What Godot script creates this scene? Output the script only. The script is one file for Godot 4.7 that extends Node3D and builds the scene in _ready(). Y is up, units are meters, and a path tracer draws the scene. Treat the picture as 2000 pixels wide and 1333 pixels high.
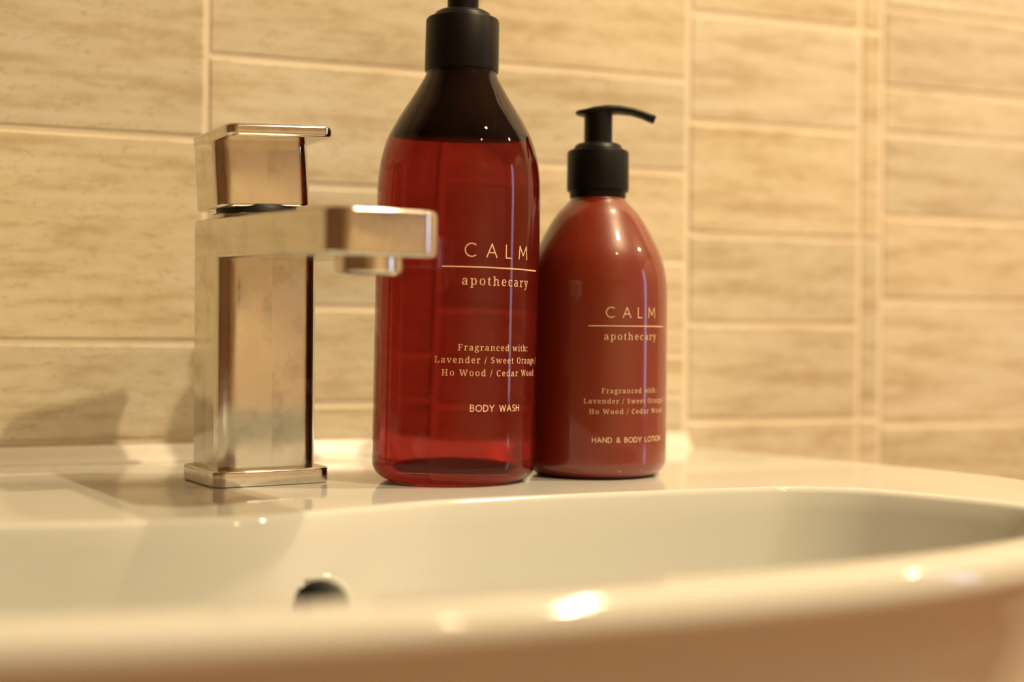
extends Node3D
# A wash basin with a mixer tap and two amber pump bottles in front of a tiled wall.
# y = 0 is the basin deck, the tiled wall stands at z = 0, metres.

const FLOOR_Y := -0.85
const CEILING_Y := 1.40
const ROOM_LEFT := -1.1
const ROOM_RIGHT := 2.5
const ROOM_FRONT := 2.1

var M := {}
var taken := {}

func _ready() -> void:
	set_camera()
	set_world()
	make_materials()
	build_room()
	build_tiles()
	build_window()
	build_basin()
	build_tap()
	build_bottles()
	build_downlights()

# ------------------------------------------------------------------ camera, world
func set_camera() -> void:
	var yaw := deg_to_rad(21.0)
	var pitch := atan((650.0 - 666.5) / 2600.0)
	var roll := 0.008
	var f0 := Vector3(sin(yaw), 0, -cos(yaw))
	var r := Vector3(cos(yaw), 0, sin(yaw))
	var f := f0 * cos(pitch) + Vector3.UP * sin(pitch)
	var u := r.cross(f)
	var r2 := r * cos(roll) + u * sin(roll)
	var u2 := u * cos(roll) - r * sin(roll)
	var cam := Camera3D.new()
	cam.name = "camera"
	cam.transform = Transform3D(Basis(r2, u2, -f), Vector3(0, 0.0656, 0.685))
	cam.fov = rad_to_deg(2.0 * atan(666.5 / 2600.0))
	var lens := CameraAttributesPhysical.new()
	lens.frustum_focal_length = 46.81
	lens.frustum_focus_distance = 0.568
	lens.exposure_aperture = 3.3
	cam.attributes = lens
	cam.current = true
	add_child(cam)

func set_world() -> void:
	var we := WorldEnvironment.new()
	we.name = "world_environment"
	var e := Environment.new()
	e.background_mode = Environment.BG_COLOR
	e.background_color = Color.BLACK
	e.tonemap_mode = Environment.TONE_MAPPER_LINEAR
	e.tonemap_exposure = 0.85
	e.sdfgi_enabled = true
	e.ssao_enabled = true
	e.ssil_enabled = true
	we.environment = e
	add_child(we)

# ------------------------------------------------------------------ helpers
func numbered(n: String) -> String:
	taken[n] = taken.get(n, -1) + 1
	return n if taken[n] == 0 else "%s_%03d" % [n, taken[n]]

func tag(o: Node, label := "", category := "", group := "", kind := "") -> Node:
	if label: o.set_meta("label", label)
	if category: o.set_meta("category", category)
	if group: o.set_meta("group", group)
	if kind: o.set_meta("kind", kind)
	return o

func thing(called: String, label: String, category: String, at := Vector3.ZERO, turn := 0.0, group := "") -> Node3D:
	var o := Node3D.new()
	o.name = numbered(called)
	o.position = at
	o.rotation.y = turn
	add_child(o)
	tag(o, label, category, group)
	return o

func put(called: String, mesh: Mesh, mat: Material, parent: Node = null) -> MeshInstance3D:
	var o := MeshInstance3D.new()
	o.mesh = mesh
	o.material_override = mat
	o.cast_shadow = GeometryInstance3D.SHADOW_CASTING_SETTING_ON
	if parent:
		o.name = called
		parent.add_child(o, true)
	else:
		o.name = numbered(called)
		add_child(o)
	return o

func structure(called: String, mesh: Mesh, mat: Material) -> MeshInstance3D:
	var o := put(called, mesh, mat)
	o.set_meta("kind", "structure")
	return o

func boxm(size: Vector3) -> BoxMesh:
	var b := BoxMesh.new()
	b.size = size
	return b

# mesh from shared vertices; faces run clockwise seen from outside
func grid_mesh(v: PackedVector3Array, idx: PackedInt32Array) -> ArrayMesh:
	var st := SurfaceTool.new()
	st.begin(Mesh.PRIMITIVE_TRIANGLES)
	st.set_smooth_group(0)
	for p in v:
		st.add_vertex(p)
	for i in idx:
		st.add_index(i)
	st.generate_normals()
	return st.commit()

# rings: each an Array of Vector3 loops of the same length; joined one after the other
func rings_mesh(rings: Array, close_first := false, close_last := false, hole := Vector3.ZERO, hole_r := 0.0) -> ArrayMesh:
	var n: int = rings[0].size()
	var v := PackedVector3Array()
	var idx := PackedInt32Array()
	for r in rings:
		for p in r:
			v.append(p)
	for k in rings.size() - 1:
		for i in n:
			var j := (i + 1) % n
			var a := k * n + i
			var b := k * n + j
			var c := (k + 1) * n + i
			var d := (k + 1) * n + j
			if hole_r > 0.0 and ((v[a] + v[d]) / 2).distance_to(hole) < hole_r:
				continue
			idx.append_array([a, c, b, b, c, d])
	if close_first:
		var m := Vector3.ZERO
		for p in rings[0]: m += p
		v.append(m / n)
		for i in n: idx.append_array([v.size() - 1, i, (i + 1) % n])
	if close_last:
		var m2 := Vector3.ZERO
		for p in rings[-1]: m2 += p
		v.append(m2 / n)
		var o := (rings.size() - 1) * n
		for i in n: idx.append_array([v.size() - 1, o + (i + 1) % n, o + i])
	return grid_mesh(v, idx)

# profile: Array of Vector2(radius, height) from the bottom up
func lathe(profile: Array, seg := 64, bottom := true, top := true) -> ArrayMesh:
	var pts := profile.duplicate()
	if bottom: pts.push_front(Vector2(0.0, profile[0].y))
	if top: pts.push_back(Vector2(0.0, profile[-1].y))
	var v := PackedVector3Array()
	var nm := PackedVector3Array()
	var idx := PackedInt32Array()
	var m := pts.size()
	var dirs := []
	for k in m - 1:
		var d: Vector2 = (pts[k + 1] - pts[k]).normalized()
		dirs.append(Vector2(d.y, -d.x))
	for k in m - 1:
		var ends := []
		for e in 2:
			var o: int = k - 1 if e == 0 else k + 1
			var own: Vector2 = dirs[k]
			if o >= 0 and o < m - 1 and own.dot(dirs[o]) > 0.8:
				own = (own + dirs[o]).normalized()
			ends.append(own)
		var first := v.size()
		for i in seg + 1:
			var a := TAU * i / seg
			for e in 2:
				var p: Vector2 = pts[k + e]
				v.append(Vector3(p.x * cos(a), p.y, p.x * sin(a)))
				nm.append(Vector3(ends[e].x * cos(a), ends[e].y, ends[e].x * sin(a)))
		for i in seg:
			var q := first + i * 2
			idx.append_array([q, q + 2, q + 1, q + 1, q + 2, q + 3])
	var arr := []
	arr.resize(Mesh.ARRAY_MAX)
	arr[Mesh.ARRAY_VERTEX] = v
	arr[Mesh.ARRAY_NORMAL] = nm
	arr[Mesh.ARRAY_INDEX] = idx
	var out := ArrayMesh.new()
	out.add_surface_from_arrays(Mesh.PRIMITIVE_TRIANGLES, arr)
	return out

# a rounded rectangle in the xz plane: x0..x1, z0..z1, corner radii [back-left, back-right, front-right, front-left]
func round_rect(x0: float, x1: float, z0: float, z1: float, rad: Array, seg := 10, inset := 0.0) -> Array:
	var out := []
	var c := [Vector2(x0, z0), Vector2(x1, z0), Vector2(x1, z1), Vector2(x0, z1)]
	var s := [Vector2(1, 1), Vector2(-1, 1), Vector2(-1, -1), Vector2(1, -1)]
	var start := [PI, 1.5 * PI, 0.0, 0.5 * PI]
	for k in 4:
		var r: float = rad[k]
		var m: Vector2 = c[k] + s[k] * r
		for i in seg + 1:
			var a: float = start[k] + 0.5 * PI * i / seg
			out.append(Vector2(m.x + (r - inset) * cos(a), m.y + (r - inset) * sin(a)))
	return out

# upright prism over a rounded rectangle with rounded top and bottom edges; the front end may drop by drop
func prism(x0: float, x1: float, z0: float, z1: float, rad: Array, y0: float, y1: float, bevel: float, drop := 0.0) -> ArrayMesh:
	var rings := []
	var steps := 5
	for i in steps + 1:
		var a := 0.5 * PI * i / steps
		var ring := []
		for p in round_rect(x0, x1, z0, z1, rad, 10, bevel * (1 - sin(a))):
			ring.append(Vector3(p.x, y1 - bevel * (1 - cos(a)), p.y))
		rings.append(ring)
	for i in steps + 1:
		var a := 0.5 * PI * i / steps
		var ring := []
		for p in round_rect(x0, x1, z0, z1, rad, 10, bevel * (1 - cos(a))):
			ring.append(Vector3(p.x, y0 + bevel * (1 - sin(a)), p.y))
		rings.append(ring)
	# flat caps: an extra ring a hair inside keeps the cap flat-shaded
	var lo: Array = []
	var hi: Array = []
	for p in round_rect(x0, x1, z0, z1, rad, 10, bevel + 0.0004):
		hi.append(Vector3(p.x, y1, p.y))
		lo.append(Vector3(p.x, y0, p.y))
	rings.push_front(hi)
	rings.push_back(lo)
	for r in rings:
		for i in r.size():
			r[i].y -= drop * (r[i].z - z0) / (z1 - z0)
	return rings_mesh(rings, true, true)

func joined(parts: Array) -> ArrayMesh:
	var st := SurfaceTool.new()
	for p in parts:
		st.append_from(p[0], 0, p[1])
	return st.commit()

# a tube of oval cross-section along a path; each section Vector2(half width, half height)
func swept(path: Array, sect: Array, seg := 20) -> ArrayMesh:
	var rings := []
	for k in path.size():
		var t: Vector3 = (path[min(k + 1, path.size() - 1)] - path[max(k - 1, 0)]).normalized()
		var side := t.cross(Vector3.UP).normalized()
		var up := side.cross(t).normalized()
		var ring := []
		for i in seg:
			var a := -TAU * i / seg
			var cx := signf(cos(a)) * pow(absf(cos(a)), 0.7)
			var cy := signf(sin(a)) * pow(absf(sin(a)), 0.7)
			ring.append(path[k] + side * cx * sect[k].x + up * cy * sect[k].y)
		rings.append(ring)
	return rings_mesh(rings, true, true)

# ------------------------------------------------------------------ materials
func plain(c: Color, rough: float, metal := 0.0) -> StandardMaterial3D:
	var m := StandardMaterial3D.new()
	m.albedo_color = c
	m.roughness = rough
	m.metallic = metal
	return m

func noise(sd: int, freq: float, oct := 4) -> FastNoiseLite:
	var n := FastNoiseLite.new()
	n.seed = sd
	n.noise_type = FastNoiseLite.TYPE_SIMPLEX_SMOOTH
	n.frequency = freq
	n.fractal_octaves = oct
	return n

func make_materials() -> void:
	# stone-look wall tile: fine mottling, long flat streaks and a few dark veins
	var s := 768
	var img := Image.create(s, s, false, Image.FORMAT_RGB8)
	var n1 := noise(3, 0.0035, 4)
	var n2 := noise(8, 0.02, 3)
	var n3 := noise(21, 0.012, 5)
	var base := Color(0.865, 0.835, 0.745)
	var dark := Color(0.69, 0.61, 0.49)
	var pale := Color(0.91, 0.89, 0.825)
	for y in s:
		for x in s:
			var streak := n1.get_noise_2d(x, y * 10.0)
			var mott := n2.get_noise_2d(x * 1.2, y * 3.0)
			var vein := n3.get_noise_2d(x * 0.8 + 40.0 * streak, y * 5.0 + 300.0)
			var k := clampf(0.34 + 0.62 * streak + 0.26 * mott, 0.0, 1.0)
			var c := pale.lerp(base, clampf(k * 2.0, 0, 1)).lerp(dark, clampf(k * 1.5 - 0.6, 0, 1) * 0.7)
			var v := 1.0 - smoothstep(0.0, 0.05, absf(vein - 0.22))
			c = c.lerp(dark, 0.5 * v)
			img.set_pixel(x, y, c)
	var tex := ImageTexture.create_from_image(img)
	M.tile = []
	for i in 3:
		var m := plain([Color(1, 1, 1), Color(0.96, 0.955, 0.95), Color(1.0, 0.985, 0.96)][i], 0.42)
		m.albedo_texture = tex
		m.uv1_scale = Vector3(1, 1, 1)
		M.tile.append(m)
	M.grout = plain(Color(0.95, 0.91, 0.84), 0.85)
	M.ceramic = plain(Color(0.855, 0.868, 0.862), 0.07)
	M.silicone = plain(Color(0.93, 0.92, 0.90), 0.3)
	M.plaster = plain(Color(0.91, 0.86, 0.74), 0.7)
	M.white = plain(Color(0.92, 0.90, 0.87), 0.8)
	M.ceiling = plain(Color(0.80, 0.77, 0.71), 0.85)
	M.brown_tile = plain(Color(0.66, 0.55, 0.41), 0.45)
	M.floor = plain(Color(0.62, 0.40, 0.19), 0.5)
	# chrome clouded by limescale and water marks
	var t := 256
	var rimg := Image.create(t, t, false, Image.FORMAT_RGB8)
	var cimg := Image.create(t, t, false, Image.FORMAT_RGB8)
	var c1 := noise(5, 0.02, 5)
	var c2 := noise(6, 0.11, 3)
	for y in t:
		for x in t:
			var a := c1.get_noise_2d(x, y) + 0.4 * c2.get_noise_2d(x, y)
			var r := clampf(0.13 + 0.16 * maxf(a, 0.0), 0, 1)
			rimg.set_pixel(x, y, Color(r, r, r))
			var g := clampf(0.87 - 0.12 * maxf(-a, 0.0), 0, 1)
			cimg.set_pixel(x, y, Color(g, g * 0.985, g * 0.95))
	M.chrome = plain(Color(1, 1, 1), 1.0, 1.0)
	M.chrome.roughness_texture = ImageTexture.create_from_image(rimg)
	M.chrome.albedo_texture = ImageTexture.create_from_image(cimg)
	M.chrome.uv1_triplanar = true
	M.chrome.uv1_scale = Vector3(7, 7, 7)
	M.rubber = plain(Color(0.03, 0.03, 0.03), 0.5)
	M.black = plain(Color(0.05, 0.048, 0.048), 0.42)
	M.black.metallic_specular = 0.35
	M.print = plain(Color(0.93, 0.82, 0.68), 0.6)
	M.amber = plain(Color(0.86, 0.58, 0.56, 0.0), 0.02)
	M.amber.transparency = BaseMaterial3D.TRANSPARENCY_ALPHA
	M.amber.refraction_enabled = true
	M.amber.refraction_scale = 0.04
	M.liquid = plain(Color(0.60, 0.26, 0.25, 0.0), 0.0)
	M.liquid.transparency = BaseMaterial3D.TRANSPARENCY_ALPHA
	M.liquid.refraction_enabled = true
	M.liquid.refraction_scale = 0.001
	M.lotion_amber = plain(Color(0.49, 0.135, 0.05), 0.35)
	M.lotion_amber.clearcoat_enabled = true
	M.lotion_amber.clearcoat = 1.0
	M.lotion_amber.clearcoat_roughness = 0.03
	M.lotion_amber.subsurf_scatter_enabled = true
	M.lotion_amber.subsurf_scatter_strength = 0.15

# ------------------------------------------------------------------ room
func slab(called: String, a: Vector3, b: Vector3, mat: Material) -> void:
	var o := structure(called, boxm((b - a).abs()), mat)
	o.position = (a + b) / 2.0

func build_room() -> void:
	var t := 0.12
	slab("wall_back", Vector3(ROOM_LEFT - t, FLOOR_Y, -t), Vector3(ROOM_RIGHT + t, CEILING_Y, -0.0008), M.grout)
	slab("wall_front", Vector3(ROOM_LEFT - t, FLOOR_Y, ROOM_FRONT), Vector3(ROOM_RIGHT + t, CEILING_Y, ROOM_FRONT + t), M.plaster)
	slab("wall_left", Vector3(ROOM_LEFT - t, FLOOR_Y, -0.0008), Vector3(ROOM_LEFT, CEILING_Y, ROOM_FRONT), M.brown_tile)
	slab("wall_right", Vector3(ROOM_RIGHT, FLOOR_Y, -0.0008), Vector3(ROOM_RIGHT + t, CEILING_Y, ROOM_FRONT), M.plaster)
	slab("floor", Vector3(ROOM_LEFT - t, FLOOR_Y - t, -t), Vector3(ROOM_RIGHT + t, FLOOR_Y, ROOM_FRONT + t), M.floor)
	slab("ceiling", Vector3(ROOM_LEFT - t, CEILING_Y, -t), Vector3(ROOM_RIGHT + t, CEILING_Y + t, ROOM_FRONT + t), M.ceiling)

# narrow frosted window in the right wall; its dull daylight draws the cool streaks on tap and bottles
func build_window() -> void:
	var x := ROOM_RIGHT - 0.012
	var frame := structure("window_1", boxm(Vector3(0.02, 1.16, 0.30)), M.white)
	frame.position = Vector3(x + 0.004, 0.42, 1.36)
	var glow := plain(Color(0.75, 0.82, 0.95), 0.3)
	glow.emission_enabled = true
	glow.emission = Color(0.78, 0.84, 1.0)
	glow.emission_energy_multiplier = 1.5
	var pane := put("frosted_pane", boxm(Vector3(0.006, 1.06, 0.20)), glow, frame)
	pane.position = Vector3(-0.011, 0, 0)
	var l := AreaLight3D.new()
	l.name = "window_light"
	l.area_size = Vector2(0.20, 1.06)
	l.light_color = Color(0.78, 0.84, 1.0)
	l.light_energy = 0.30
	l.shadow_enabled = true
	l.rotation.y = PI / 2
	l.position = Vector3(-0.02, 0, 0)
	frame.add_child(l)

func tile_quad(st: SurfaceTool, ou: float, ov: float, ps: Array, nm: Vector3) -> void:
	for i in [0, 2, 1, 0, 3, 2]:
		var p: Vector3 = ps[i]
		st.set_normal(nm)
		st.set_uv(Vector2(ou + p.x / 0.34, ov - p.y / 0.34))
		st.add_vertex(p)

# one tile: a slab with a small rounded arris, its face on z = 0
func tile_mesh(w: float, h: float, ou: float, ov: float) -> ArrayMesh:
	var st := SurfaceTool.new()
	st.begin(Mesh.PRIMITIVE_TRIANGLES)
	var e := 0.0009
	var q := [Vector2(0, 0), Vector2(w, 0), Vector2(w, h), Vector2(0, h)]
	var face := [Vector2(e, e), Vector2(w - e, e), Vector2(w - e, h - e), Vector2(e, h - e)]
	tile_quad(st, ou, ov, [Vector3(face[0].x, face[0].y, 0), Vector3(face[1].x, face[1].y, 0), Vector3(face[2].x, face[2].y, 0), Vector3(face[3].x, face[3].y, 0)], Vector3(0, 0, 1))
	for i in 4:
		var j := (i + 1) % 4
		var d: Vector2 = (q[j] - q[i]).normalized()
		var nm := Vector3(d.y, -d.x, 1.0).normalized()
		tile_quad(st, ou, ov, [Vector3(q[i].x, q[i].y, -0.0009), Vector3(q[j].x, q[j].y, -0.0009), Vector3(face[j].x, face[j].y, 0), Vector3(face[i].x, face[i].y, 0)], nm)
		tile_quad(st, ou, ov, [Vector3(q[i].x, q[i].y, -0.0040), Vector3(q[j].x, q[j].y, -0.0040), Vector3(q[j].x, q[j].y, -0.0009), Vector3(q[i].x, q[i].y, -0.0009)], Vector3(d.y, -d.x, 0))
	return st.commit()

func build_tiles() -> void:
	var wall := get_node("wall_back")
	var rng := RandomNumberGenerator.new()
	rng.seed = 11
	var g := 0.0028
	# columns [x0, x1, heights of the joints]
	var cols := [
		[-0.185, 0.0966, [-0.044, 0.0100, 0.0594, 0.1625, 0.2650, 0.368]],
		[0.0966, 0.240, [-0.025, 0.0274, 0.0781, 0.1416, 0.2050, 0.2685, 0.33]],
		[0.240, 0.3715, [-0.03, 0.0300, 0.0535, 0.1075, 0.1590, 0.2128, 0.276, 0.34]],
		[0.3715, 0.4905, [-0.05, 0.0149, 0.0718, 0.1241, 0.1894, 0.2528, 0.316, 0.38]],
		[0.4905, 0.5065, [-0.05, 0.0149, 0.1241, 0.2528, 0.38]],
		[0.5065, 0.78, [-0.05, 0.0105, 0.0877, 0.1392, 0.1906, 0.2190, 0.2674, 0.33]],
		[0.78, 1.06, [-0.05, 0.0149, 0.0718, 0.1241, 0.1894, 0.2528, 0.316, 0.38]],
	]
	for c in cols:
		for k in c[2].size() - 1:
			var w: float = c[1] - c[0] - g
			var h: float = c[2][k + 1] - c[2][k] - g
			var o := put("tile", tile_mesh(w, h, rng.randf() * (1.0 - w / 0.34), h / 0.34 + rng.randf() * (1.0 - h / 0.34)), M.tile[rng.randi() % 3], wall)
			o.position = Vector3(c[0] + g / 2, c[2][k] + g / 2, rng.randf_range(-0.0003, 0.0003)) - wall.position

# ------------------------------------------------------------------ basin
const BX := 0.11        # middle of the basin
const BZ := 0.285       # pole of the rings

func basin_outer(x: float, z: float) -> float:   # < 0 inside
	var dx := absf(x - BX)
	if z > 0.19:
		return pow(dx / 0.333, 2.3) + pow((z - 0.19) / 0.196, 2.3) - 1.0
	var s := (0.19 - z) / 0.19
	var half := 0.333 - 0.068 * pow(maxf(s, 0.0), 1.35)
	var side := dx - half
	var rear := 0.003 - z
	var r := 0.012
	var qx := maxf(side + r, 0.0)
	var qz := maxf(rear + r, 0.0)
	return (sqrt(qx * qx + qz * qz) + minf(maxf(side + r, rear + r), 0.0) - r) * 5.0

func rear_edge(x: float) -> float:
	var k := [[-0.30, 0.192], [-0.16, 0.190], [-0.10, 0.192], [-0.04, 0.204], [0.0, 0.2095], [0.045, 0.2140], [0.086, 0.2125], [0.122, 0.2018], [0.158, 0.1915], [0.20, 0.1885], [0.26, 0.1885], [0.33, 0.192], [0.45, 0.2]]
	for i in range(1, k.size() - 2):
		if x <= k[i + 1][0]:
			var t: float = (x - k[i][0]) / (k[i + 1][0] - k[i][0])
			return cubic_interpolate(k[i][1], k[i + 1][1], k[i - 1][1], k[i + 2][1], maxf(t, 0.0))
	return 0.192

func basin_inner(x: float, z: float) -> float:
	var dx := absf(x - BX)
	var rear := rear_edge(x)
	var a := dx - 0.265 + 0.042 * pow(maxf(0.27 - z, 0.0) / 0.08, 1.4)
	if z > 0.27:
		a = (pow(dx / 0.265, 2.3) + pow((z - 0.27) / 0.097, 2.3) - 1.0) * 0.11
	var b := rear - z
	var r := 0.022
	var qx := maxf(a + r, 0.0)
	var qz := maxf(b + r, 0.0)
	return sqrt(qx * qx + qz * qz) + minf(maxf(a + r, b + r), 0.0) - r

func reach(inner: bool, ang: float) -> float:
	var lo := 0.005
	var hi := 0.6
	for i in 40:
		var m := (lo + hi) / 2
		var px := BX + m * cos(ang)
		var pz := BZ + m * sin(ang)
		if (basin_inner(px, pz) if inner else basin_outer(px, pz)) < 0.0:
			lo = m
		else:
			hi = m
	return lo

func ring_at(rad: Array, off: float, y: float, scale := 1.0) -> Array:
	var ring := []
	for i in rad.size():
		var a := TAU * i / rad.size()
		var r: float = rad[i] * scale + off
		ring.append(Vector3(BX + r * cos(a), y, BZ + r * sin(a)))
	return ring

func build_basin() -> void:
	var n := 720
	var rin := []
	var rout := []
	var ang := []
	# more samples towards the rear, where the deck edge shows
	for i in n:
		var a := TAU * i / n
		ang.append(a)
		rin.append(reach(true, a))
		rout.append(reach(false, a))
	# smooth radii a little
	var rings := []
	# bowl, from the waste outlet up the inner wall
	# [scale, step in from the opening, height]
	var prof := [[0.10, 0.050, -0.128], [0.35, 0.050, -0.1265], [0.65, 0.050, -0.124], [0.86, 0.050, -0.120], [1.0, 0.047, -0.114], [1.0, 0.036, -0.105], [1.0, 0.027, -0.092], [1.0, 0.0200, -0.076], [1.0, 0.0150, -0.060], [1.0, 0.0113, -0.045], [1.0, 0.0080, -0.030], [1.0, 0.0047, -0.0145], [1.0, 0.0032, -0.0075]]
	var fine := []
	for k in prof.size() - 1:
		for j in 7:
			var f := j / 7.0
			fine.append(Vector3(lerpf(prof[k][0], prof[k + 1][0], f), lerpf(prof[k][1], prof[k + 1][1], f), lerpf(prof[k][2], prof[k + 1][2], f)))
	for p in fine:
		rings.append(ring_at(rin, -p.y * p.x, p.z, p.x))
	# rounded lip of the opening
	var lip := 0.0042
	for i in 9:
		var a := deg_to_rad(22.0 + (90.0 - 22.0) * i / 8.0)
		rings.append(ring_at(rin, lip - lip * cos(a) - 0.002, -lip + lip * sin(a), 1.0))
	rings.append(ring_at(rin, 0.004, 0.0))
	# flat deck
	for k in [0.25, 0.5, 0.75]:
		var ring := []
		for i in n:
			var r: float = lerpf(rin[i] + 0.004, rout[i] - 0.0085, k)
			ring.append(Vector3(BX + r * cos(ang[i]), 0, BZ + r * sin(ang[i])))
		rings.append(ring)
	var edge := 0.0072
	rings.append(ring_at(rout, -0.0085, 0.0))
	for i in 11:
		var a := deg_to_rad(90.0 - 118.0 * i / 10.0)
		rings.append(ring_at(rout, -edge + edge * cos(a), -edge + edge * sin(a)))
	# undercut outside, down to the pedestal
	for p in [[0.95, -0.017], [0.90, -0.032], [0.80, -0.075], [0.66, -0.115], [0.50, -0.15], [0.36, -0.18], [0.30, -0.22]]:
		var ring := []
		for i in n:
			var r: float = rout[i] * p[0]
			var z: float = BZ + r * sin(ang[i])
			ring.append(Vector3(BX + r * cos(ang[i]), p[1], maxf(z, 0.003)))
		rings.append(ring)
	var t := thing("wash_basin", "glossy white ceramic wash basin with wide rear deck against tiled wall", "basin")
	# overflow: the wall is left open there, a rounded lip and a channel fill the opening
	var hole := Vector3(0.1075, -0.0345, 0.0)
	var best := 9.0
	for r in rings.slice(0, fine.size()):
		for p in r:
			if p.z < 0.24 and Vector2(p.x - hole.x, p.y - hole.y).length() < best:
				best = Vector2(p.x - hole.x, p.y - hole.y).length()
				hole.z = p.z
	put("bowl", rings_mesh(rings, false, false, hole, 0.0118), M.ceramic, t)
	var o := Node3D.new()
	o.name = "overflow"
	t.add_child(o)
	o.position = hole
	o.rotation.x = PI / 2 - 0.21
	put("overflow_lip", lathe([Vector2(0.0104, -0.004), Vector2(0.0104, -0.0006), Vector2(0.0106, -0.0002), Vector2(0.0112, 0.0001), Vector2(0.0122, 0.0001), Vector2(0.0130, -0.0004)], 64, false, false), M.ceramic, o)
	var ch := [Vector2(0.0001, -0.085), Vector2(0.0112, -0.085), Vector2(0.0110, -0.003)]
	put("overflow_channel", lathe(ch, 48, false, false), M.ceramic, o)
	# waste outlet
	var waste := lathe([Vector2(0.030, -0.1275), Vector2(0.030, -0.1262), Vector2(0.026, -0.125), Vector2(0.012, -0.1248), Vector2(0.004, -0.1246)], 40)
	var w := put("waste_plug", waste, M.chrome, t)
	w.position = Vector3(BX, 0, BZ)
	# pedestal
	put("pedestal", prism(BX - 0.09, BX + 0.09, 0.10, 0.33, [0.05, 0.05, 0.09, 0.09], FLOOR_Y, -0.185, 0.006), M.ceramic, t)
	# sealant bead in the corner of deck and wall
	var bead := []
	for x in [BX - 0.262, BX + 0.262]:
		var ring := []
		for p in [Vector2(0.0005, -0.004), Vector2(0.0005, 0.0085), Vector2(0.0013, 0.0080), Vector2(0.0033, 0.0042), Vector2(0.0062, 0.0010), Vector2(0.0080, 0.0), Vector2(0.0076, -0.002)]:
			ring.append(Vector3(x, p.y, p.x))
		bead.append(ring)
	structure("trim_1", rings_mesh(bead, true, true), M.silicone)

# ------------------------------------------------------------------ tap
func build_tap() -> void:
	var t := thing("mixer_tap", "square chrome basin mixer tap with flat lever and water marks", "tap", Vector3(0.1042, 0, 0.1017), deg_to_rad(10.75))
	var w := 0.0451
	var d := 0.0368
	var L := 0.1122
	put("base_plate", prism(-0.0264, 0.0264, -0.0227, 0.0227, [0.006, 0.006, 0.006, 0.006], 0.0, 0.0068, 0.0011), M.chrome, t)
	put("column", prism(-w / 2, w / 2, -d / 2, d / 2, [0.003, 0.003, 0.0085, 0.0085], 0.0062, 0.0975, 0.0006), M.chrome, t)
	put("spout", prism(-w / 2, w / 2, -d / 2, d / 2 + L, [0.003, 0.003, 0.0095, 0.0095], 0.0969, 0.1140, 0.0017, 0.0047), M.chrome, t)
	var ae := put("aerator", lathe([Vector2(0.0105, -0.0060), Vector2(0.0118, -0.0064), Vector2(0.0125, -0.0056), Vector2(0.0125, 0.0020)], 40, false, true), M.chrome, t)
	ae.position = Vector3(0.0, 0.0929, d / 2 + L - 0.0175)
	var mesh := put("aerator_screen", lathe([Vector2(0.0106, -0.0052), Vector2(0.0106, -0.0046)], 32), M.rubber, ae)
	mesh.position = Vector3.ZERO
	put("cartridge_neck", lathe([Vector2(0.0175, 0.1130), Vector2(0.0175, 0.1180), Vector2(0.0165, 0.1195)], 48), M.rubber, t)
	put("collar", lathe([Vector2(0.0200, 0.1130), Vector2(0.0200, 0.1150), Vector2(0.0194, 0.1156)], 48), M.chrome, t)
	var h := Node3D.new()
	h.name = "lever_handle"
	t.add_child(h)
	h.position = Vector3(0, 0.1184, 0)
	h.rotation = Vector3(0, deg_to_rad(-2.0), deg_to_rad(3.2))
	put("handle_block", prism(-0.0220, 0.0205, -0.0185, 0.0155, [0.004, 0.004, 0.007, 0.007], 0.0, 0.0300, 0.0016), M.chrome, h)
	put("lever_plate", prism(-0.0222, 0.0245, -0.0190, 0.0330, [0.004, 0.004, 0.005, 0.005], 0.0280, 0.0332, 0.0018), M.chrome, h)

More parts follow.
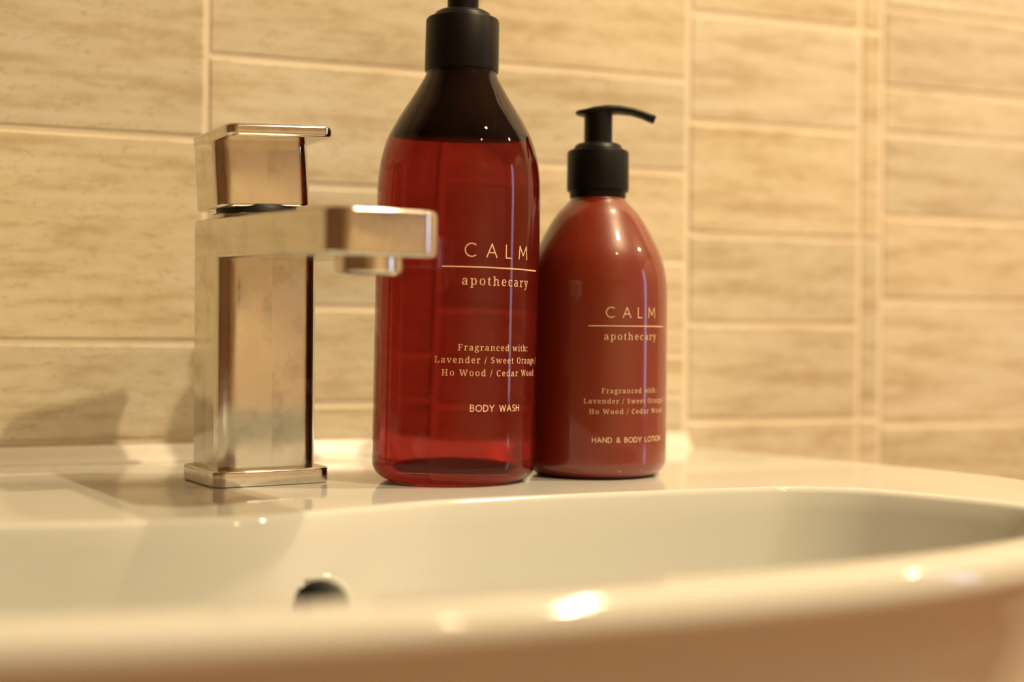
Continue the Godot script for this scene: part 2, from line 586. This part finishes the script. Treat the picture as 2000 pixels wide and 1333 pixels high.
# ------------------------------------------------------------------ lettering
var glyphs := {
	"C": [0.86, [["arc", 0.5, 0.5, 0.5, 0.5, 48, 312]]],
	"A": [0.84, [["line", 0.0, 0.0, 0.42, 1.0, 0.84, 0.0], ["line", 0.15, 0.34, 0.69, 0.34]]],
	"L": [0.50, [["line", 0.0, 1.0, 0.0, 0.0, 0.5, 0.0]]],
	"M": [0.98, [["line", 0.0, 0.0, 0.08, 1.0, 0.49, 0.28, 0.90, 1.0, 0.98, 0.0]]],
	"B": [0.58, [["line", 0.30, 0.0, 0.0, 0.0, 0.0, 1.0, 0.28, 1.0], ["line", 0.0, 0.54, 0.30, 0.54], ["arc", 0.28, 0.77, 0.24, 0.23, -90, 90], ["arc", 0.30, 0.27, 0.28, 0.27, -90, 90]]],
	"O": [1.0, [["arc", 0.5, 0.5, 0.5, 0.5, 0, 360]]],
	"D": [0.76, [["line", 0.28, 0.0, 0.0, 0.0, 0.0, 1.0, 0.28, 1.0], ["arc", 0.28, 0.5, 0.48, 0.5, -90, 90]]],
	"Y": [0.76, [["line", 0.0, 1.0, 0.38, 0.48, 0.76, 1.0], ["line", 0.38, 0.48, 0.38, 0.0]]],
	"W": [1.20, [["line", 0.0, 1.0, 0.30, 0.0, 0.60, 0.9, 0.90, 0.0, 1.20, 1.0]]],
	"S": [0.54, [["arc", 0.28, 0.75, 0.24, 0.25, 30, 270], ["arc", 0.26, 0.25, 0.26, 0.25, -150, 90]]],
	"H": [0.70, [["line", 0.0, 0.0, 0.0, 1.0], ["line", 0.7, 0.0, 0.7, 1.0], ["line", 0.0, 0.52, 0.7, 0.52]]],
	"N": [0.78, [["line", 0.0, 0.0, 0.0, 1.0, 0.78, 0.0, 0.78, 1.0]]],
	"T": [0.60, [["line", 0.0, 1.0, 0.6, 1.0], ["line", 0.3, 1.0, 0.3, 0.0]]],
	"I": [0.0, [["line", 0.0, 0.0, 0.0, 1.0]]],
	"&": [0.72, [["arc", 0.33, 0.77, 0.20, 0.22, -60, 240], ["line", 0.20, 0.60, 0.72, 0.0], ["arc", 0.30, 0.28, 0.29, 0.28, 130, 340], ["line", 0.57, 0.20, 0.70, 0.42]]],
	" ": [0.42, []],
}

# flat outline triangles of thin drawn capitals: Array of Vector2, three to a triangle
func drawn(text: String, height: float, gap: float, stroke: float) -> Array:
	var tri := []
	var x := 0.0
	for ch in text:
		var gl: Array = glyphs[ch]
		for s in gl[1]:
			var pts := []
			if s[0] == "arc":
				var steps := 22
				for i in steps + 1:
					var a := deg_to_rad(lerpf(s[5], s[6], float(i) / steps))
					pts.append(Vector2(x + (s[1] + s[3] * cos(a)) * height, (s[2] + s[4] * sin(a)) * height))
			else:
				for i in range(1, s.size(), 2):
					pts.append(Vector2(x + s[i] * height, s[i + 1] * height))
			for i in pts.size() - 1:
				var a: Vector2 = pts[i]
				var b: Vector2 = pts[i + 1]
				var d := (b - a).normalized() * stroke / 2
				if s[0] == "line":
					a -= d * 0.8
					b += d * 0.8
				var nn := Vector2(-d.y, d.x)
				tri.append_array([a - nn, a + nn, b + nn, a - nn, b + nn, b - nn])
		x += gl[0] * height + gap
	x -= gap
	for i in tri.size():
		tri[i] -= Vector2(x / 2, 0)
	return tri

func rule(width: float, thick: float) -> Array:
	var tri := []
	for i in 24:
		var a := -width / 2 + width * i / 24.0
		var b := -width / 2 + width * (i + 1) / 24.0
		tri.append_array([Vector2(a, -thick / 2), Vector2(a, thick / 2), Vector2(b, thick / 2), Vector2(a, -thick / 2), Vector2(b, thick / 2), Vector2(b, -thick / 2)])
	return tri

var serif: SystemFont
func typed(text: String, size: float, gap: float) -> Array:
	if serif == null:
		serif = SystemFont.new()
		serif.font_names = PackedStringArray(["Droid Serif"])
	var tri := []
	var x := 0.0
	for ch in text:
		var adv := serif.get_string_size(ch, HORIZONTAL_ALIGNMENT_LEFT, -1, 64).x / 64.0 * size
		if ch != " ":
			var tm := TextMesh.new()
			tm.font = serif
			tm.text = ch
			tm.font_size = 64
			tm.pixel_size = 0.01
			tm.depth = 0.0
			tm.curve_step = 1.5
			tm.horizontal_alignment = HORIZONTAL_ALIGNMENT_LEFT
			var k := size / 0.64
			var arr := tm.get_mesh_arrays()
			var v: PackedVector3Array = arr[Mesh.ARRAY_VERTEX]
			var idx = arr[Mesh.ARRAY_INDEX]
			if idx == null or idx.size() == 0:
				for p in v:
					tri.append(Vector2(x + p.x * k, p.y * k))
			else:
				for i in idx:
					tri.append(Vector2(x + v[i].x * k, v[i].y * k))
		x += adv + gap
	x -= gap
	for i in tri.size():
		tri[i] -= Vector2(x / 2, 0)
	return tri

# lays flat lettering round a bottle of radius r; mid is the angle that the print faces (0 = +z, towards +x)
func wrapped(tri: Array, r: float, mid: float, y: float) -> ArrayMesh:
	var st := SurfaceTool.new()
	st.begin(Mesh.PRIMITIVE_TRIANGLES)
	for i in tri.size() / 3:
		var a: Vector2 = tri[i * 3]
		var b: Vector2 = tri[i * 3 + 1]
		var c: Vector2 = tri[i * 3 + 2]
		var order := [a, b, c] if (b - a).cross(c - a) < 0.0 else [a, c, b]
		for p in order:
			var g: float = mid + p.x / r
			st.set_normal(Vector3(sin(g), 0, cos(g)))
			st.add_vertex(Vector3(sin(g) * r, y + p.y, cos(g) * r))
	return st.commit()

# ------------------------------------------------------------------ bottles
func soften(pts: Array, steps := 6) -> Array:
	var out := []
	for i in pts.size() - 1:
		var p0: Vector2 = pts[maxi(i - 1, 0)]
		var p1: Vector2 = pts[i]
		var p2: Vector2 = pts[i + 1]
		var p3: Vector2 = pts[mini(i + 2, pts.size() - 1)]
		for k in steps:
			out.append(p1.cubic_interpolate(p2, p0, p3, float(k) / steps))
	out.append(pts[-1])
	return out

func base_curve(r: float, e: float) -> Array:
	var out := [Vector2(r * 0.10, 0.0052), Vector2(r * 0.35, 0.0044), Vector2(r * 0.55, 0.0026), Vector2(r * 0.66, 0.0008), Vector2(r - e - 0.0015, 0.0)]
	for i in 9:
		var a := 0.5 * PI * i / 8.0
		out.append(Vector2(r - e + e * sin(a), e - e * cos(a)))
	return out

func pump(t: Node3D, y: float, s: float, cap_r: float, cap_h: float, turn: float) -> void:
	# y: underside of the screw cap
	var cap := put("screw_cap", lathe([Vector2(cap_r * 0.94, y), Vector2(cap_r * 0.985, y + 0.0004), Vector2(cap_r, y + 0.0016), Vector2(cap_r * 0.99, y + cap_h - 0.0012), Vector2(cap_r * 0.965, y + cap_h - 0.0003), Vector2(cap_r * 0.93, y + cap_h)], 72), M.black, t)
	put("cap_collar", lathe([Vector2(cap_r * 0.75, y + cap_h - 0.001), Vector2(cap_r * 0.80, y + cap_h + 0.0006), Vector2(cap_r * 0.74, y + cap_h + 0.0024), Vector2(cap_r * 0.66, y + cap_h + 0.0032), Vector2(cap_r * 0.5, y + cap_h + 0.0034)], 56), M.black, cap)
	var y1 := y + cap_h + 0.003
	put("pump_stem", lathe([Vector2(0.0067 * s, y1 - 0.002), Vector2(0.0067 * s, y1 + 0.0148 * s)], 40), M.black, t)
	# curved head with its nozzle
	var path := []
	var sect := []
	var yh := y1 + 0.0148 * s
	for q in [[-0.0108, 0.0004, 0.0012, 0.0006], [-0.0095, 0.0002, 0.0052, 0.0010], [-0.0065, 0.0001, 0.0066, 0.0016], [-0.002, 0.0007, 0.0070, 0.0022], [0.004, 0.0016, 0.0066, 0.0021], [0.010, 0.0017, 0.0056, 0.0019], [0.016, 0.0009, 0.0046, 0.0018], [0.021, -0.0006, 0.0038, 0.0018], [0.0255, -0.0024, 0.0030, 0.0020], [0.0268, -0.0029, 0.0026, 0.0019]]:
		path.append(Vector3(q[0] * s, yh + q[1] * s, 0))
		sect.append(Vector2(q[2] * s, q[3] * s))
	var head := put("pump_head", swept(path, sect), M.black, t)
	head.rotation.y = turn

func build_bottles() -> void:
	# tall body wash
	var R := 0.0364
	var t := thing("body_wash_bottle", "tall clear amber pump bottle printed BODY WASH beside the tap", "bottle", Vector3(0.1888, 0, 0.1212))
	t.rotation = Vector3(0, 0, deg_to_rad(-0.8))
	var prof := base_curve(R, 0.0085)
	prof.append_array(soften([Vector2(R, 0.012), Vector2(R, 0.07), Vector2(R, 0.1190), Vector2(0.0363, 0.1284), Vector2(0.0355, 0.1389), Vector2(0.0327, 0.1501), Vector2(0.0279, 0.1597), Vector2(0.0219, 0.1693), Vector2(0.0166, 0.1785), Vector2(0.0157, 0.1815), Vector2(0.0156, 0.184)], 5))
	put("bottle_body", lathe(prof, 128), M.amber, t)
	var inner := []
	for p in prof:
		inner.append(Vector2(maxf(p.x - 0.0016, 0.0005), lerpf(0.006, 0.182, p.y / 0.184)))
	put("liquid", lathe(inner, 96), M.liquid, t)
	put("pump_plug", lathe(soften([Vector2(0.0060, 0.1462), Vector2(0.0165, 0.1470), Vector2(0.0222, 0.1490), Vector2(0.0238, 0.1530), Vector2(0.0222, 0.1597), Vector2(0.0180, 0.1680), Vector2(0.0142, 0.1770), Vector2(0.0140, 0.1815)], 4), 56), M.black, t)
	pump(t, 0.1812, 1.04, 0.0165, 0.0240, deg_to_rad(-25.0))
	var toward := atan2(0.0 - 0.1888, 0.685 - 0.1212)
	label(t, R + 0.00015, toward + deg_to_rad(29.5), 1.0, [0.0974, 0.0930, 0.0872, 0.0591, 0.0538, 0.0484, 0.0323], "BODY WASH")
	# small lotion
	var r := 0.0328
	var b := thing("lotion_bottle", "short brown pump bottle printed HAND & BODY LOTION with curved nozzle", "bottle", Vector3(0.2602, 0, 0.1175))
	prof = base_curve(r, 0.0075)
	prof.append_array(soften([Vector2(r, 0.011), Vector2(r, 0.05), Vector2(r, 0.0780), Vector2(0.0327, 0.0835), Vector2(0.0321, 0.0920), Vector2(0.0297, 0.1016), Vector2(0.0250, 0.1114), Vector2(0.0196, 0.1205), Vector2(0.0138, 0.1268), Vector2(0.0126, 0.1288), Vector2(0.0125, 0.132)], 5))
	put("bottle_body", lathe(prof, 128), M.lotion_amber, b)
	put("neck_ring", lathe([Vector2(0.0128, 0.1284), Vector2(0.0131, 0.1290), Vector2(0.0131, 0.133)], 48), M.black, b)
	pump(b, 0.1315, 0.985, 0.0145, 0.0193, deg_to_rad(-21.0))
	toward = atan2(0.0 - 0.2602, 0.685 - 0.1175)
	label(b, r + 0.00015, toward + deg_to_rad(30.0), 0.82, [0.0727, 0.0689, 0.0642, 0.0400, 0.0354, 0.0308, 0.0171], "HAND & BODY LOTION")

func label(t: Node3D, r: float, mid: float, s: float, ys: Array, kind: String) -> void:
	put("brand_lettering", wrapped(drawn("CALM", 0.0055 * s, 0.0047 * s, 0.00050 * s), r, mid, ys[0]), M.print, t)
	put("rule_line", wrapped(rule(0.0510 * s, 0.00055 * s), r, mid, ys[1]), M.print, t)
	put("lettering", wrapped(typed("apothecary", 0.0051 * s, 0.00075 * s), r, mid, ys[2]), M.print, t)
	put("lettering", wrapped(typed("Fragranced with:", 0.0036 * s, 0.00045 * s), r, mid, ys[3]), M.print, t)
	put("lettering", wrapped(typed("Lavender / Sweet Orange /", 0.0036 * s, 0.00045 * s), r, mid, ys[4]), M.print, t)
	put("lettering", wrapped(typed("Ho Wood / Cedar Wood", 0.0036 * s, 0.00050 * s), r, mid, ys[5]), M.print, t)
	put("lettering", wrapped(drawn(kind, 0.0026 * s, 0.00085 * s, 0.00042 * s), r, mid, ys[6]), M.print, t)

# ------------------------------------------------------------------ lamps
func build_downlights() -> void:
	for p in [[0.77, 0.33, 1.45, "round warm ceiling downlight next to the tiled wall"], [0.79, 0.92, 2.3, "round warm ceiling downlight over the middle of the room"], [2.0, 0.72, 0.8, "round warm ceiling downlight near the frosted window"], [0.68, 1.60, 0.42, "round warm ceiling downlight next to the wall facing the basin"]]:
		downlight(Vector3(p[0], CEILING_Y, p[1]), p[2], p[3], 64.0 if p[0] > 1.5 else 52.0)

func downlight(at: Vector3, energy: float, words: String, cone: float) -> void:
	var t := thing("ceiling_downlight", words, "downlight", at, 0.0, "ceiling downlights")
	put("bezel", lathe([Vector2(0.040, -0.002), Vector2(0.050, -0.004), Vector2(0.054, 0.0), Vector2(0.054, 0.001)], 40), M.white, t)
	var glow := plain(Color(1, 0.9, 0.75), 0.5)
	glow.emission_enabled = true
	glow.emission = Color(1.0, 0.86, 0.62)
	glow.emission_energy_multiplier = 50.0
	put("lamp", lathe([Vector2(0.001, -0.0065), Vector2(0.038, -0.0060), Vector2(0.041, -0.003)], 32), glow, t)
	var l := SpotLight3D.new()
	l.name = "lamp_light"
	l.light_color = Color(1.0, 0.885, 0.69)
	l.light_energy = energy
	l.light_size = 0.016
	l.spot_range = 8.0
	l.spot_attenuation = 2.0
	l.spot_angle = cone
	l.spot_angle_attenuation = 0.25
	l.rotation.x = -PI / 2
	l.shadow_enabled = true
	l.position = Vector3(0, -0.03, 0)
	t.add_child(l)
